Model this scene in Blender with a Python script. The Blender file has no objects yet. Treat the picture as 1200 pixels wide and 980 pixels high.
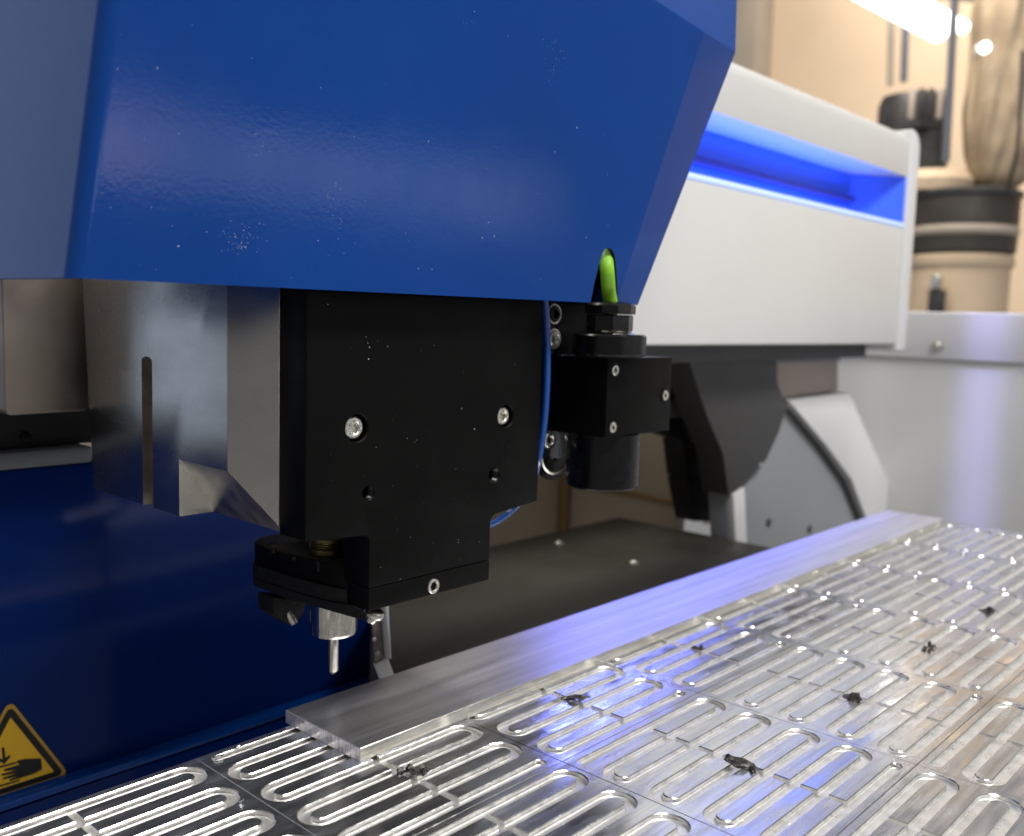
import bpy, bmesh, math, random
from mathutils import Vector, Matrix
random.seed(7)
SC = bpy.context.scene
COL = SC.collection

# ------------------------------------------------------------------ camera
RW = ((0.6771091, -0.7353173, 0.0288395), (0.0587775, 0.0931067, 0.9939197), (-0.7335315, -0.6712969, 0.1062635))
FPX, CH = 1123.96, 0.25
CAMP = Vector((0, 0, CH))
RT = Matrix(RW).transposed()
cam = bpy.data.cameras.new('camera')
camo = bpy.data.objects.new('camera', cam); COL.objects.link(camo)
camo.matrix_world = Matrix.Translation(CAMP) @ RT.to_4x4()
cam.sensor_width = 36; cam.lens = FPX / 1200 * 36
cam.clip_start = 0.02; cam.clip_end = 60
cam.dof.use_dof = True; cam.dof.focus_distance = 0.54; cam.dof.aperture_fstop = 7.4
SC.camera = camo

# ------------------------------------------------------------------ room light
w = bpy.data.worlds.new('World'); SC.world = w; w.use_nodes = True
bg = w.node_tree.nodes['Background']
bg.inputs[0].default_value = (0.52, 0.51, 0.51, 1); bg.inputs[1].default_value = 0.50

def area(name, loc, target, sx, sy, power, col):
    l = bpy.data.lights.new(name, 'AREA'); l.shape = 'RECTANGLE'; l.size = sx; l.size_y = sy
    l.energy = power; l.color = col
    o = bpy.data.objects.new(name, l); COL.objects.link(o)
    o.location = loc
    d = Vector(target) - Vector(loc)
    z = -d.normalized(); x = Vector((1, 0, 0)); x = (x - z * x.dot(z)).normalized(); y = z.cross(x)
    m = Matrix((x, y, z)).transposed()
    o.matrix_world = Matrix.Translation(Vector(loc)) @ m.to_4x4()
    return o
# rows of ceiling tubes of the workshop, and added fill panels outside the view
area('ceiling_tubes', (0.7, -1.1, 2.7), (0.7, 0.2, 0), 3.0, 0.5, 108, (1.0, 0.985, 0.955))
area('ceiling_tubes', (0.9, 2.1, 2.9), (0.8, 0.9, 0), 3.0, 0.5, 48, (1.0, 0.93, 0.84))
area('ceiling_tubes', (4.4, 1.4, 3.6), (6.8, 2.6, 0.4), 4.0, 1.0, 225, (1.0, 0.9, 0.76))
area('sheen_fill', (2.8, -6.0, 0.62), (0.6, 0.4, 0.4), 7.5, 0.50, 30, (0.85, 0.9, 1.0))  # added panel behind the camera, gives the cover front its soft band
area('sheen_fill', (-1.7, 4.6, 0.7), (0.2, 0.4, 0.3), 3.4, 3.2, 18, (0.46, 0.68, 1.0))  # added unseen panel, brightens the cover's left face
area('warm_lamp', (2.30, -4.1, 0.54), (0.2, 0.4, 0.32), 0.40, 0.42, 1.0, (1.0, 0.5, 0.32))
sl = area('violet_fill', (1.30, .30, .92), (1.75, .515, .08), .25, .06, 0.05, (0.36, 0.36, 1.0))  # added unseen lamp, throws a violet band on the end cabinet
sl.data.spread = math.radians(4)
_d = (Vector((1.75, .515, .08)) - Vector((1.30, .30, .92))).normalized(); _x = (Vector((0, 0, -1)) + _d * _d.z).normalized(); _z = -_d; _y = _z.cross(_x)
sl.matrix_world = Matrix.Translation(Vector((1.30, .30, .92))) @ Matrix((_x, _y, _z)).transposed().to_4x4()

SC.view_settings.view_transform = 'Standard'; SC.view_settings.look = 'None'
SC.view_settings.exposure = 0.0; SC.view_settings.gamma = 1.0
try: SC.view_settings.use_curve_mapping = False
except Exception: pass
SC.cycles.max_bounces = 8; SC.cycles.glossy_bounces = 6; SC.cycles.transmission_bounces = 6
SC.cycles.caustics_reflective = True; SC.cycles.sample_clamp_indirect = 6

# ------------------------------------------------------------------ measured points: ray through a picture point met with a plane of the place
def ray(u, v): return (RT @ Vector((u - 600, 490 - v, -FPX))).normalized()
def PX(u, v, x): d = ray(u, v); return CAMP + d * ((x - CAMP.x) / d.x)
def PY(u, v, y): d = ray(u, v); return CAMP + d * ((y - CAMP.y) / d.y)
def PZ(u, v, z): d = ray(u, v); return CAMP + d * ((z - CAMP.z) / d.z)
def PP(u, v, p, n): d = ray(u, v); return CAMP + d * ((p - CAMP).dot(n) / d.dot(n))

# ------------------------------------------------------------------ materials
def lin(r, g, b):
    f = lambda c: (c / 255 / 12.92) if c <= 10 else ((c / 255 + 0.055) / 1.055) ** 2.4
    return (f(r), f(g), f(b), 1)
M = {}
def mat(name, base, rough=0.5, metal=0.0, coat=0.0, coat_rough=0.1, bump=None, var=None, rvar=None, emit=None, spec=0.5, aniso=0.0, scr=None, trans=0.0, smudge=None):
    m = bpy.data.materials.new(name); m.use_nodes = True
    nt = m.node_tree; N = nt.nodes; L = nt.links
    p = N['Principled BSDF']
    p.inputs['Base Color'].default_value = base if len(base) == 4 else (*base, 1)
    p.inputs['Roughness'].default_value = rough; p.inputs['Metallic'].default_value = metal
    p.inputs['Coat Weight'].default_value = coat; p.inputs['Coat Roughness'].default_value = coat_rough
    p.inputs['Specular IOR Level'].default_value = spec
    p.inputs['Transmission Weight'].default_value = trans
    p.inputs['Anisotropic'].default_value = aniso
    geo = N.new('ShaderNodeNewGeometry')
    def noise(scale, stretch=(1, 1, 1), detail=4, rough=0.55):
        mp = N.new('ShaderNodeMapping'); mp.inputs['Scale'].default_value = tuple(scale * s for s in stretch)
        L.new(geo.outputs['Position'], mp.inputs['Vector'])
        t = N.new('ShaderNodeTexNoise'); t.inputs['Scale'].default_value = 1.0
        t.inputs['Detail'].default_value = detail; t.inputs['Roughness'].default_value = rough
        L.new(mp.outputs[0], t.inputs['Vector']); return t
    if var:     # scale, stretch, amount: colour wear
        t = noise(var[0], var[1])
        r = N.new('ShaderNodeMapRange'); r.inputs[1].default_value = 0.3; r.inputs[2].default_value = 0.7
        r.inputs[3].default_value = 1 - var[2]; r.inputs[4].default_value = 1 + var[2]
        L.new(t.outputs[0], r.inputs[0])
        mx = N.new('ShaderNodeMix'); mx.data_type = 'RGBA'; mx.blend_type = 'MULTIPLY'; mx.inputs[0].default_value = 1
        mx.inputs[6].default_value = base if len(base) == 4 else (*base, 1)
        L.new(r.outputs[0], mx.inputs[7]); L.new(mx.outputs[2], p.inputs['Base Color'])
    if rvar:
        t = noise(rvar[0], rvar[1], 5)
        r = N.new('ShaderNodeMapRange'); r.inputs[1].default_value = 0.3; r.inputs[2].default_value = 0.7
        r.inputs[3].default_value = rvar[2]; r.inputs[4].default_value = rvar[3]
        L.new(t.outputs[0], r.inputs[0]); L.new(r.outputs[0], p.inputs['Roughness'])
    if smudge:      # wiped and handled lacquer
        t = noise(9, (1, 1, .6), 6, .6)
        r = N.new('ShaderNodeMapRange'); r.inputs[1].default_value = 0.38; r.inputs[2].default_value = 0.66
        r.inputs[3].default_value = smudge[0]; r.inputs[4].default_value = smudge[1]
        L.new(t.outputs[0], r.inputs[0]); L.new(r.outputs[0], p.inputs['Coat Roughness'])
    last = None
    for b in (bump or []):
        t = noise(b[0], b[1], b[3] if len(b) > 3 else 3)
        bn = N.new('ShaderNodeBump'); bn.inputs['Strength'].default_value = b[2]; bn.inputs['Distance'].default_value = 0.001
        L.new(t.outputs[0], bn.inputs['Height'])
        if last: L.new(last.outputs[0], bn.inputs['Normal'])
        last = bn
    if last:
        L.new(last.outputs[0], p.inputs['Normal'])
        if coat: L.new(last.outputs[0], p.inputs['Coat Normal'])
    if emit:
        p.inputs['Emission Color'].default_value = (*emit[0][:3], 1); p.inputs['Emission Strength'].default_value = emit[1]
    M[name] = m
    return m
I3 = (1, 1, 1)
mat('blue_paint', (0.0003, 0.043, 0.238), 0.45, spec=0.06, coat=0.45, coat_rough=0.10, smudge=(0.07, 0.17), bump=[(420, I3, 0.03, 1), (50, I3, 0.04, 2)], var=(6, I3, 0.08))
mat('navy_paint', (0.0006, 0.017, 0.125), 0.4, spec=0.06, coat=0.18, coat_rough=0.10, bump=[(420, I3, 0.03, 1)], var=(5, I3, 0.12))
mat('black_anodised', (0.0018, 0.0017, 0.0014), 0.4, spec=0.10, bump=[(2500, I3, 0.05, 2), (1.0, (30, 30, 900), 0.02, 3)], rvar=(60, (1, 1, 1), 0.34, 0.55), var=(14, I3, 0.25))
mat('black_cast', (0.006, 0.006, 0.006), 0.6, spec=0.2, bump=[(700, I3, 0.5, 4)], var=(220, I3, 0.5))
mat('black_gloss', (0.003, 0.003, 0.003), 0.25, spec=0.3, bump=[(900, I3, 0.03, 2)], rvar=(80, I3, 0.16, 0.36))
mat('black_deck', (0.024, 0.023, 0.019), 0.5, spec=0.3, bump=[(500, I3, 0.08, 3)], rvar=(9, I3, 0.38, 0.6), var=(7, I3, 0.25))
mat('ground_steel', (0.41, 0.395, 0.37), 0.3, 1.0, bump=[(1.0, (1500, 1500, 35), 0.06, 3)], rvar=(18, (1, 1, 2.5), 0.22, 0.32), var=(12, (1, 1, 2), 0.10))
mat('groove_shade_steel', (0.34, 0.30, 0.26), 0.45, 1.0, var=(60, I3, 0.2))  # darker copy of the ground steel: groove shade put into the colour
mat('milled_steel', (0.52, 0.50, 0.46), 0.34, 1.0, bump=[(900, I3, 0.10, 3)], rvar=(60, I3, 0.26, 0.46), var=(40, I3, 0.15))
mat('bronze_sheet', (0.31, 0.265, 0.225), 0.42, 1.0, bump=[(1.0, (1800, 1800, 120), 0.03, 3)], rvar=(14, I3, 0.34, 0.52), var=(16, I3, 0.12))
mat('bright_steel', (0.52, 0.50, 0.45), 0.1, 1.0, bump=[(1.0, (60, 60, 1200), 0.02, 2)], rvar=(200, I3, 0.05, 0.14), var=(150, I3, 0.15))
mat('zinc_screw', (0.66, 0.65, 0.58), 0.3, 1.0, bump=[(1500, I3, 0.15, 3)], rvar=(600, I3, 0.2, 0.42), var=(500, I3, 0.25))
mat('brass', (0.16, 0.13, 0.06), 0.4, 1.0, var=(300, I3, 0.2))
mat('aluminium_land', (0.85, 0.87, 0.91), 0.15, 0.96, bump=[(1.0, (40, 2200, 40), 0.03, 3), (14, I3, 0.006, 1)], rvar=(1.0, (26, 110, 20), 0.07, 0.33), var=(1.0, (17, 300, 10), 0.17))
mat('aluminium_slot', (0.93, 0.92, 0.89), 0.45, 0.80, bump=[(1300, I3, 0.10, 3), (1.0, (1100, 60, 60), 0.08, 2)], rvar=(260, I3, 0.26, 0.44), var=(90, I3, 0.14))
mat('aluminium_wall', (0.84, 0.83, 0.81), 0.2, 1.0, bump=[(1.0, (90, 90, 2500), 0.05, 2)], rvar=(160, I3, 0.1, 0.3), var=(200, I3, 0.15))
mat('aluminium_bar', (0.80, 0.80, 0.82), 0.4, 1.0, bump=[(1.0, (8, 1500, 20), 0.07, 4)], rvar=(1.0, (9, 140, 20), 0.36, 0.46), var=(1.0, (5, 130, 20), 0.16))
mat('aluminium_sawn', (0.88, 0.84, 0.90), 0.36, 1.0, bump=[(1.0, (300, 1400, 60), 0.6, 3)], var=(1.0, (200, 1200, 90), 0.5))
mat('aluminium_side', (0.84, 0.81, 0.74), 0.2, 1.0, bump=[(1.0, (20, 20, 2600), 0.10, 3)], rvar=(1.0, (30, 30, 700), 0.12, 0.3), var=(1.0, (12, 12, 900), 0.2))
mat('swarf', (0.09, 0.085, 0.08), 0.32, 0.8, bump=[(900, I3, 0.5, 4)], var=(500, I3, 0.5))
mat('chip_bright', (0.85, 0.85, 0.86), 0.2, 1.0)
mat('dust', (0.62, 0.64, 0.68), 0.55, 0.3)
mat('white_shell', (0.70, 0.69, 0.66), 0.4, bump=[(700, I3, 0.02, 2)], var=(4, I3, 0.03))
mat('white_trim', (0.74, 0.74, 0.73), 0.35)
mat('recess_led_tint', (0.05, 0.16, 0.80), 0.4)  # blue LED glow put into the colour of the recess surfaces
mat('led_blue', (0.02, 0.1, 0.9), 0.4, emit=((0.015, 0.12, 1.0), 48))
mat('led_bar', (0.02, 0.02, 0.10), 0.4)
mat('led_diffuser', (0.6, 0.75, 1.0), 0.4, emit=((0.45, 0.62, 1.0), 0.4))
mat('grey_leg', (0.26, 0.27, 0.28), 0.5, bump=[(900, I3, 0.03, 2)], var=(5, I3, 0.05))
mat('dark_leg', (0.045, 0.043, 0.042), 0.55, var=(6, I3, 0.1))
mat('edge_grey', (0.10, 0.10, 0.10), 0.5)
mat('white_leg', (0.74, 0.74, 0.73), 0.45, var=(8, I3, 0.04))
mat('tan_block', (0.40, 0.34, 0.29), 0.5, var=(8, I3, 0.08))
mat('grey_cabinet', (0.62, 0.62, 0.61), 0.3, coat=0.7, coat_rough=0.08, bump=[(1.0, (4, 4, 700), 0.25, 2)], var=(3, I3, 0.04))
mat('rail_grey', (0.64, 0.64, 0.66), 0.32)
mat('beige_cabinet', (0.44, 0.37, 0.27), 0.6, var=(5, I3, 0.08))
mat('brown_edge', (0.25, 0.15, 0.06), 0.6)
mat('wall_plaster', (0.66, 0.52, 0.38), 0.9, var=(1.2, I3, 0.07), bump=[(30, I3, 0.2, 3)])
mat('wall_grey', (0.33, 0.29, 0.24), 0.9, var=(2, I3, 0.08))
mat('motor_black', (0.03, 0.03, 0.032), 0.45, var=(20, I3, 0.3))
mat('drum_black', (0.035, 0.03, 0.025), 0.5, var=(9, I3, 0.25))
mat('drum_cream', (0.60, 0.47, 0.33), 0.55, var=(5, I3, 0.08))
mat('filter_bag', (0.36, 0.28, 0.19), 0.5, bump=[(9, I3, 0.6, 4)], var=(6, I3, 0.3))
mat('tube_white', (0.9, 0.9, 0.9), 0.5, emit=((1.0, 0.98, 0.94), 3.5))
mat('lamp_body', (0.8, 0.8, 0.78), 0.5)
mat('cable_green', (0.24, 0.55, 0.025), 0.5, bump=[(500, I3, 0.05, 2)], var=(60, I3, 0.06))
mat('tube_blue', (0.012, 0.075, 0.33), 0.15, coat=0.8, coat_rough=0.05)
mat('sign_yellow', (0.80, 0.47, 0.012), 0.45, var=(60, I3, 0.06))
mat('sign_edge', (0.50, 0.30, 0.03), 0.5)
mat('sign_black', (0.006, 0.005, 0.005), 0.5)
mat('dark_void', (0.004, 0.004, 0.004), 0.8)
mat('grey_strip', (0.17, 0.18, 0.19), 0.4, 0.3)
mat('chain_black', (0.006, 0.006, 0.007), 0.45)
mat('grey_band', (0.16, 0.16, 0.17), 0.5)
mat('blue_pipe', (0.10, 0.11, 0.14), 0.5)
mat('glass_clear', (1, 1, 1), 0.0, trans=1.0)

# ------------------------------------------------------------------ mesh helpers
def finish(bm, name, material, parent=None, smooth=32, mats=None):
    bmesh.ops.recalc_face_normals(bm, faces=bm.faces[:])
    me = bpy.data.meshes.new(name); bm.to_mesh(me); bm.free()
    for mm in (mats or [material]): me.materials.append(M[mm])
    if smooth:
        me.shade_smooth(); me.set_sharp_from_angle(angle=math.radians(smooth))
    o = bpy.data.objects.new(name, me); COL.objects.link(o)
    if parent: o.parent = parent; o.matrix_parent_inverse = parent.matrix_world.inverted()
    return o
def tag(o, label=None, cat=None, group=None, kind=None):
    if label: o['label'] = label
    if cat: o['category'] = cat
    if group: o['group'] = group
    if kind: o['kind'] = kind
    return o
def thing(name, label, cat, loc, group=None):
    e = bpy.data.objects.new(name, None); COL.objects.link(e); e.location = loc
    e.empty_display_size = 0.02; e.matrix_world = Matrix.Translation(Vector(loc))
    return tag(e, label, cat, group)
def bevel(bm, width, seg=2, ang=30):
    es = [e for e in bm.edges if len(e.link_faces) == 2 and e.calc_face_angle(0) > math.radians(ang)]
    if width and es: bmesh.ops.bevel(bm, geom=es, offset=width, segments=seg, affect='EDGES', profile=0.5, clamp_overlap=True)
def b_box(x0, x1, y0, y1, z0, z1, bev=0.0, seg=2):
    bm = bmesh.new()
    bmesh.ops.create_cube(bm, size=1)
    for v in bm.verts: v.co = Vector((x0 + (v.co.x + .5) * (x1 - x0), y0 + (v.co.y + .5) * (y1 - y0), z0 + (v.co.z + .5) * (z1 - z0)))
    bevel(bm, bev, seg); return bm
def b_prism(pts, axis, a, b, bev=0.0, seg=2):
    """pts: 2D outline in the plane normal to axis ('x': (y,z), 'y': (x,z), 'z': (x,y)), extruded a..b"""
    bm = bmesh.new()
    def mk(p, t): return {'x': (t, p[0], p[1]), 'y': (p[0], t, p[1]), 'z': (p[0], p[1], t)}[axis]
    va = [bm.verts.new(mk(p, a)) for p in pts]; vb = [bm.verts.new(mk(p, b)) for p in pts]
    n = len(pts); bm.faces.new(va); bm.faces.new(vb[::-1])
    for i in range(n): bm.faces.new((va[i], va[(i + 1) % n], vb[(i + 1) % n], vb[i]))
    bmesh.ops.recalc_face_normals(bm, faces=bm.faces[:])
    bevel(bm, bev, seg); return bm
def frame_for(d):
    d = Vector(d).normalized(); a = Vector((0, 0, 1)) if abs(d.z) < .9 else Vector((1, 0, 0))
    x = a.cross(d).normalized(); return x, d.cross(x), d
def b_lathe(prof, origin, d, seg=32, bm=None, hexes=()):
    """prof: list of (radius, distance along d); indices in hexes are hexagonal rings"""
    bm = bm or bmesh.new(); x, y, d = frame_for(d); o = Vector(origin); rings = []
    for i, (r, t) in enumerate(prof):
        if r < 1e-7: rings.append([bm.verts.new(o + d * t)]); continue
        ring = []
        for k in range(seg):
            a = 2 * math.pi * k / seg; rr = r
            if i in hexes:
                q = (a % (math.pi / 3)) - math.pi / 6; rr = r / math.cos(q) * .93
            ring.append(bm.verts.new(o + d * t + (x * math.cos(a) + y * math.sin(a)) * rr))
        rings.append(ring)
    for A, B in zip(rings, rings[1:]):
        if len(A) == 1 and len(B) == 1: continue
        for k in range(seg):
            if len(A) == 1: bm.faces.new((A[0], B[k], B[(k + 1) % seg]))
            elif len(B) == 1: bm.faces.new((A[k], A[(k + 1) % seg], B[0]))
            else: bm.faces.new((A[k], A[(k + 1) % seg], B[(k + 1) % seg], B[k]))
    return bm
def catmull(pts, n=8):
    P = [Vector(p) for p in pts]; out = []
    for i in range(len(P) - 1):
        p0 = P[max(i - 1, 0)]; p1 = P[i]; p2 = P[i + 1]; p3 = P[min(i + 2, len(P) - 1)]
        for k in range(n):
            t = k / n
            out.append(.5 * ((2 * p1) + (p2 - p0) * t + (2 * p0 - 5 * p1 + 4 * p2 - p3) * t * t + (3 * p1 - p0 - 3 * p2 + p3) * t ** 3))
    out.append(P[-1]); return out
def b_tube(pts, r, seg=14, n=8, bm=None, radii=None):
    bm = bm or bmesh.new(); P = catmull(pts, n); up = None; rings = []
    for i, p in enumerate(P):
        d = (P[min(i + 1, len(P) - 1)] - P[max(i - 1, 0)]).normalized()
        if up is None: up = frame_for(d)[0]
        x = (up - d * up.dot(d)).normalized(); y = d.cross(x); up = x
        rr = r if radii is None else radii(i / (len(P) - 1))
        rings.append([bm.verts.new(p + (x * math.cos(2 * math.pi * k / seg) + y * math.sin(2 * math.pi * k / seg)) * rr) for k in range(seg)])
    for A, B in zip(rings, rings[1:]):
        for k in range(seg): bm.faces.new((A[k], A[(k + 1) % seg], B[(k + 1) % seg], B[k]))
    bm.faces.new(rings[0][::-1]); bm.faces.new(rings[-1]); return bm
def cut(o, bm, material=None):
    """carve the closed shape bm out of object o"""
    bmesh.ops.recalc_face_normals(bm, faces=bm.faces[:])
    me = bpy.data.meshes.new('cutter'); bm.to_mesh(me); bm.free()
    me.materials.append(M[material] if material else o.data.materials[0])
    c = bpy.data.objects.new('cutter', me); COL.objects.link(c)
    md = o.modifiers.new('cut', 'BOOLEAN'); md.operation = 'DIFFERENCE'; md.object = c; md.solver = 'EXACT'
    try: md.material_mode = 'TRANSFER'
    except Exception: pass
    dg = bpy.context.evaluated_depsgraph_get(); dg.update()
    nm = bpy.data.meshes.new_from_object(o.evaluated_get(dg))
    o.modifiers.clear(); old = o.data; nm.name = old.name; o.data = nm
    bpy.data.objects.remove(c); 
    nm.shade_smooth(); nm.set_sharp_from_angle(angle=math.radians(32))
    return o
def screw(parent, p, d, r, h, mat_='zinc_screw', name='screw', sock=None):
    """socket head screw; p = centre of the head's top, d points out of the head"""
    s = sock or r * .55; d = Vector(d).normalized()
    pr = [(0, -h * .55), (s * .92, -h * .5), (s, -.0006), (s * 1.16, 0), (r * .86, 0), (r * .97, -r * .07), (r, -r * .2), (r, -h), (0, -h)]
    return finish(b_lathe(pr, p, d, 24, hexes=(1, 2)), name, mat_, parent)
def ring(parent, p, d, r0, r1, t, mat_, name):
    return finish(b_lathe([(r0, 0), (r1, 0), (r1, t), (r0, t), (r0, 0)], p, d, 32), name, mat_, parent)

# ================================================================== THE SETTING
wall = finish(b_prism([(-3.0, -1.2), (9.0, -1.2), (9.0, 3.4), (4.2, 2.92), (3.3, 2.72), (2.0, 2.34), (-3.0, 1.0)], 'x', 7.0, 7.1), 'wall', 'wall_plaster'); tag(wall, kind='structure')
pil = finish(b_box(6.75, 6.99, 3.78, 4.05, -1.2, 2.9, .01), 'pilaster', 'wall_grey', wall)

# ================================================================== VACUUM TABLE
PITCH = 0.0161; CELL_Y = PITCH * 9; CELL_X = 0.1447; X_FIRST = 0.2610; Y_TOP = 0.4703
SW, SD = 0.0031, 0.0028       # half width and depth of a slot
table = thing('vacuum_table', 'bright milled aluminium vacuum table with looping grooves, filling the lower right', 'table', (X_FIRST, Y_TOP, -.02))
def serpentine():
    """centre line of a cell's groove, cell coordinates from its top-left corner (x right, y down negative)"""
    xl, xr, R = .0061 + SW, .1380 - SW, PITCH / 2
    pts = []; ys = [-(PITCH * .5 + PITCH * k) for k in range(9)]
    for k, y in enumerate(ys):
        a, b = (xl, xr) if k % 2 == 0 else (xr, xl)
        # straight piece ends where the turn begins
        a2 = a if k == 0 else (a + R - SW if a == xl else a - R + SW)
        b2 = b if k == 8 else (b - R + SW if b == xr else b + R - SW)
        n = 2
        for i in range(n + 1): pts.append((a2 + (b2 - a2) * i / n, y))
        if k < 8:
            s = 1 if b == xr else -1
            for i in range(1, 12):
                t = math.pi * i / 12
                pts.append((b2 + s * R * math.sin(t), y - R + R * math.cos(t)))
    return pts
def offset_outline(pts, h, ncap=8):
    L, Rr = [], []
    n = len(pts)
    for i in range(n):
        p = Vector(pts[i]); a = Vector(pts[max(i - 1, 0)]); b = Vector(pts[min(i + 1, n - 1)])
        d = (b - a).normalized(); nn = Vector((-d.y, d.x))
        L.append(p + nn * h); Rr.append(p - nn * h)
    def cap(p, d):
        nn = Vector((-d.y, d.x)); out = []
        for i in range(1, ncap):
            t = math.pi * i / ncap
            out.append(p + nn * h * math.cos(t) + d * h * math.sin(t))
        return out
    d1 = (Vector(pts[-1]) - Vector(pts[-2])).normalized(); d0 = (Vector(pts[0]) - Vector(pts[1])).normalized()
    return L + cap(Vector(pts[-1]), d1) + Rr[::-1] + cap(Vector(pts[0]), d0)
def loft(outs):
    bm = bmesh.new(); rings = [[bm.verts.new((p.x, p.y, z)) for p in o] for o, z in outs]; n = len(rings[0])
    for A, B in zip(rings, rings[1:]):
        for k in range(n): bm.faces.new((A[k], A[(k + 1) % n], B[(k + 1) % n], B[k]))
    bm.faces.new(rings[0][::-1]); bm.faces.new(rings[-1]); return bm
def make_cell():
    g = .00012
    bm = b_box(g, CELL_X - g, -CELL_Y + g, -g, -.020, 0)
    es = [e for e in bm.edges if all(v.co.z > -1e-6 for v in e.verts)]
    bmesh.ops.bevel(bm, geom=es, offset=.00025, segments=1, affect='EDGES')
    o = finish(bm, 'grooved_panel', 'aluminium_land', smooth=0)
    path = serpentine()
    ch = .0005
    c1 = loft([(offset_outline(path, SW - .0007), -SD), (offset_outline(path, SW - .0002), -SD + .0003), (offset_outline(path, SW), -SD + .0008), (offset_outline(path, SW), -ch), (offset_outline(path, SW + ch * 1.1), .00005)])
    cut(o, c1, 'aluminium_wall')
    cx = .0722
    y0, y1 = -PITCH * .5 + SW * .2, -PITCH * 8.5 - SW * .6
    w_ = .0021
    pr = [(cx - w_, -SD - .00015), (cx + w_, -SD - .00015), (cx + w_, -ch), (cx + w_ + ch, .00005), (cx - w_ - ch, .00005), (cx - w_, -ch)]
    cut(o, b_prism(pr, 'y', y0, y1), 'aluminium_wall')
    me = o.data; me.materials.clear()
    for n_ in ('aluminium_land', 'aluminium_wall', 'aluminium_slot'): me.materials.append(M[n_])
    for p in me.polygons:
        z = p.center.z
        p.material_index = 0 if (abs(p.normal.z) > .99 and z > -.0001) else (2 if (p.normal.z > .55 and z < -SD + .0012) else 1)
    me.shade_smooth(); me.set_sharp_from_angle(angle=math.radians(28))
    return o
cell = make_cell()
first = True
for r in range(3):
    for c in range(-1, 7):
        o = cell if first else cell.copy()
        if not first: COL.objects.link(o)
        first = False
        o.location = (X_FIRST + c * CELL_X, Y_TOP - r * CELL_Y, 0)
        o.parent = table; o.matrix_parent_inverse = table.matrix_world.inverted()
finish(b_box(X_FIRST - CELL_X, X_FIRST + 7 * CELL_X, Y_TOP - 3 * CELL_Y, Y_TOP, -.045, -.0203, .001), 'base_plate', 'aluminium_wall', table)
finish(b_box(X_FIRST + 7 * CELL_X + .0003, X_FIRST + 7 * CELL_X + .018, Y_TOP - 3 * CELL_Y, Y_TOP, -.045, -.0002, .0004), 'end_strip', 'aluminium_land', table)

bar = finish(b_box(.3233, 1.262, .4030, .4752, .00006, .0082, .00035, 1), 'aluminium_bar', 'aluminium_bar', smooth=0, mats=['aluminium_bar', 'aluminium_sawn', 'aluminium_side'])
for p in bar.data.polygons:
    if abs(p.normal.x) > .9: p.material_index = 1
    elif abs(p.normal.y) > .3: p.material_index = 2
tag(bar, 'long flat brushed aluminium bar lying along the back edge of the grooved table', 'metal bar')

# dark torn swarf plugs standing in the vacuum ports, one to a cell
def clump(name, u_, p, s, seed, label, group):
    rnd = random.Random(seed); bm = bmesh.new()
    lobes = [((0, 0, 0), (.0042, .0024, .0017)), ((.0036, -.0022, .0004), (.0024, .0013, .0022)), ((-.003, .0016, .0006), (.002, .0016, .0013)), ((.001, .001, .0012), (.002, .0018, .0012))]
    lobes = [(tuple(a + rnd.uniform(-.0012, .0012) for a in c0), tuple(b * rnd.uniform(.6, 1.35) for b in r0)) for c0, r0 in lobes[:rnd.choice((2, 3, 4))]]
    for (c_, rad) in lobes:
        st = len(bm.verts)
        r_ = bmesh.ops.create_icosphere(bm, subdivisions=2, radius=1)
        for v in r_['verts']:
            k = 1 + rnd.uniform(-.3, .3)
            v.co = Vector((v.co.x * rad[0] * k, v.co.y * rad[1] * k, v.co.z * rad[2] * k)) * s + Vector(c_) * s
    # a torn strip lying beside the lump
    e = rnd.uniform(.8, 1.3)
    b_tube([Vector((.0040, -.0026, -.0004)) * s, Vector((.0056 * e, -.0036, .0006)) * s, Vector((.0070 * e, -.0040, -.0002)) * s], .0007 * s, 6, 4, bm, radii=lambda t: (.0011 - .0005 * t) * s)
    o = finish(bm, name, 'swarf', smooth=20)
    o.location = p; o.rotation_euler = (rnd.uniform(-.2, .2), rnd.uniform(-.2, .2), rnd.uniform(-.9, .8) - .35)
    tag(o, label, 'swarf', group)
spots = [((480, 903), 1.25, 'dark torn swarf lump in the groove just right of the aluminium bar end'),
         ((670, 820), 1.15, 'dark torn swarf lump on the back grooves, second nearest along the bar'),
         ((816, 759), .8, 'small dark swarf lump on the back grooves, third along the bar'),
         ((868, 897), 1.25, 'shiny dark swarf lump alone on the pale middle of the table'),
         ((995, 817), 1.15, 'dark ragged swarf lump right beside the blue reflected patch'),
         ((1085, 760), 1.1, 'dark swarf lump near the right side, between two others of its row'),
         ((1155, 715), 1.1, 'small dark swarf speck far right, last of the front row')]
for i, (uv, s, lb) in enumerate(spots):
    clump('swarf_clump', 0, PZ(uv[0], uv[1], .0010), s * 1.1, 10 + i, lb, 'swarf lumps in the vacuum ports')
# curled chips on the near left cell
def curl(p, r, label, n=1.2, rz=0):
    pts = [(math.cos(t * n * 2 * math.pi / 12 + rz) * r, math.sin(t * n * 2 * math.pi / 12 + rz) * r * .7, .0006 + t * .00012) for t in range(10)]
    o = finish(b_tube(pts, .0005, 6, 3), 'metal_chip', 'chip_bright'); o.location = p
    tag(o, label, 'metal chip')
curl(PZ(256, 889, 0), .0026, 'small bright curled chip at the end of the first slot, left of the bar')
curl(PZ(279, 877, 0), .0009, 'tiny round bright chip behind the first slot, left of the bar')
curl(PZ(283, 941, 0), .001, 'tiny bright chip beside the U turn at bottom left', 1, 1)

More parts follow.
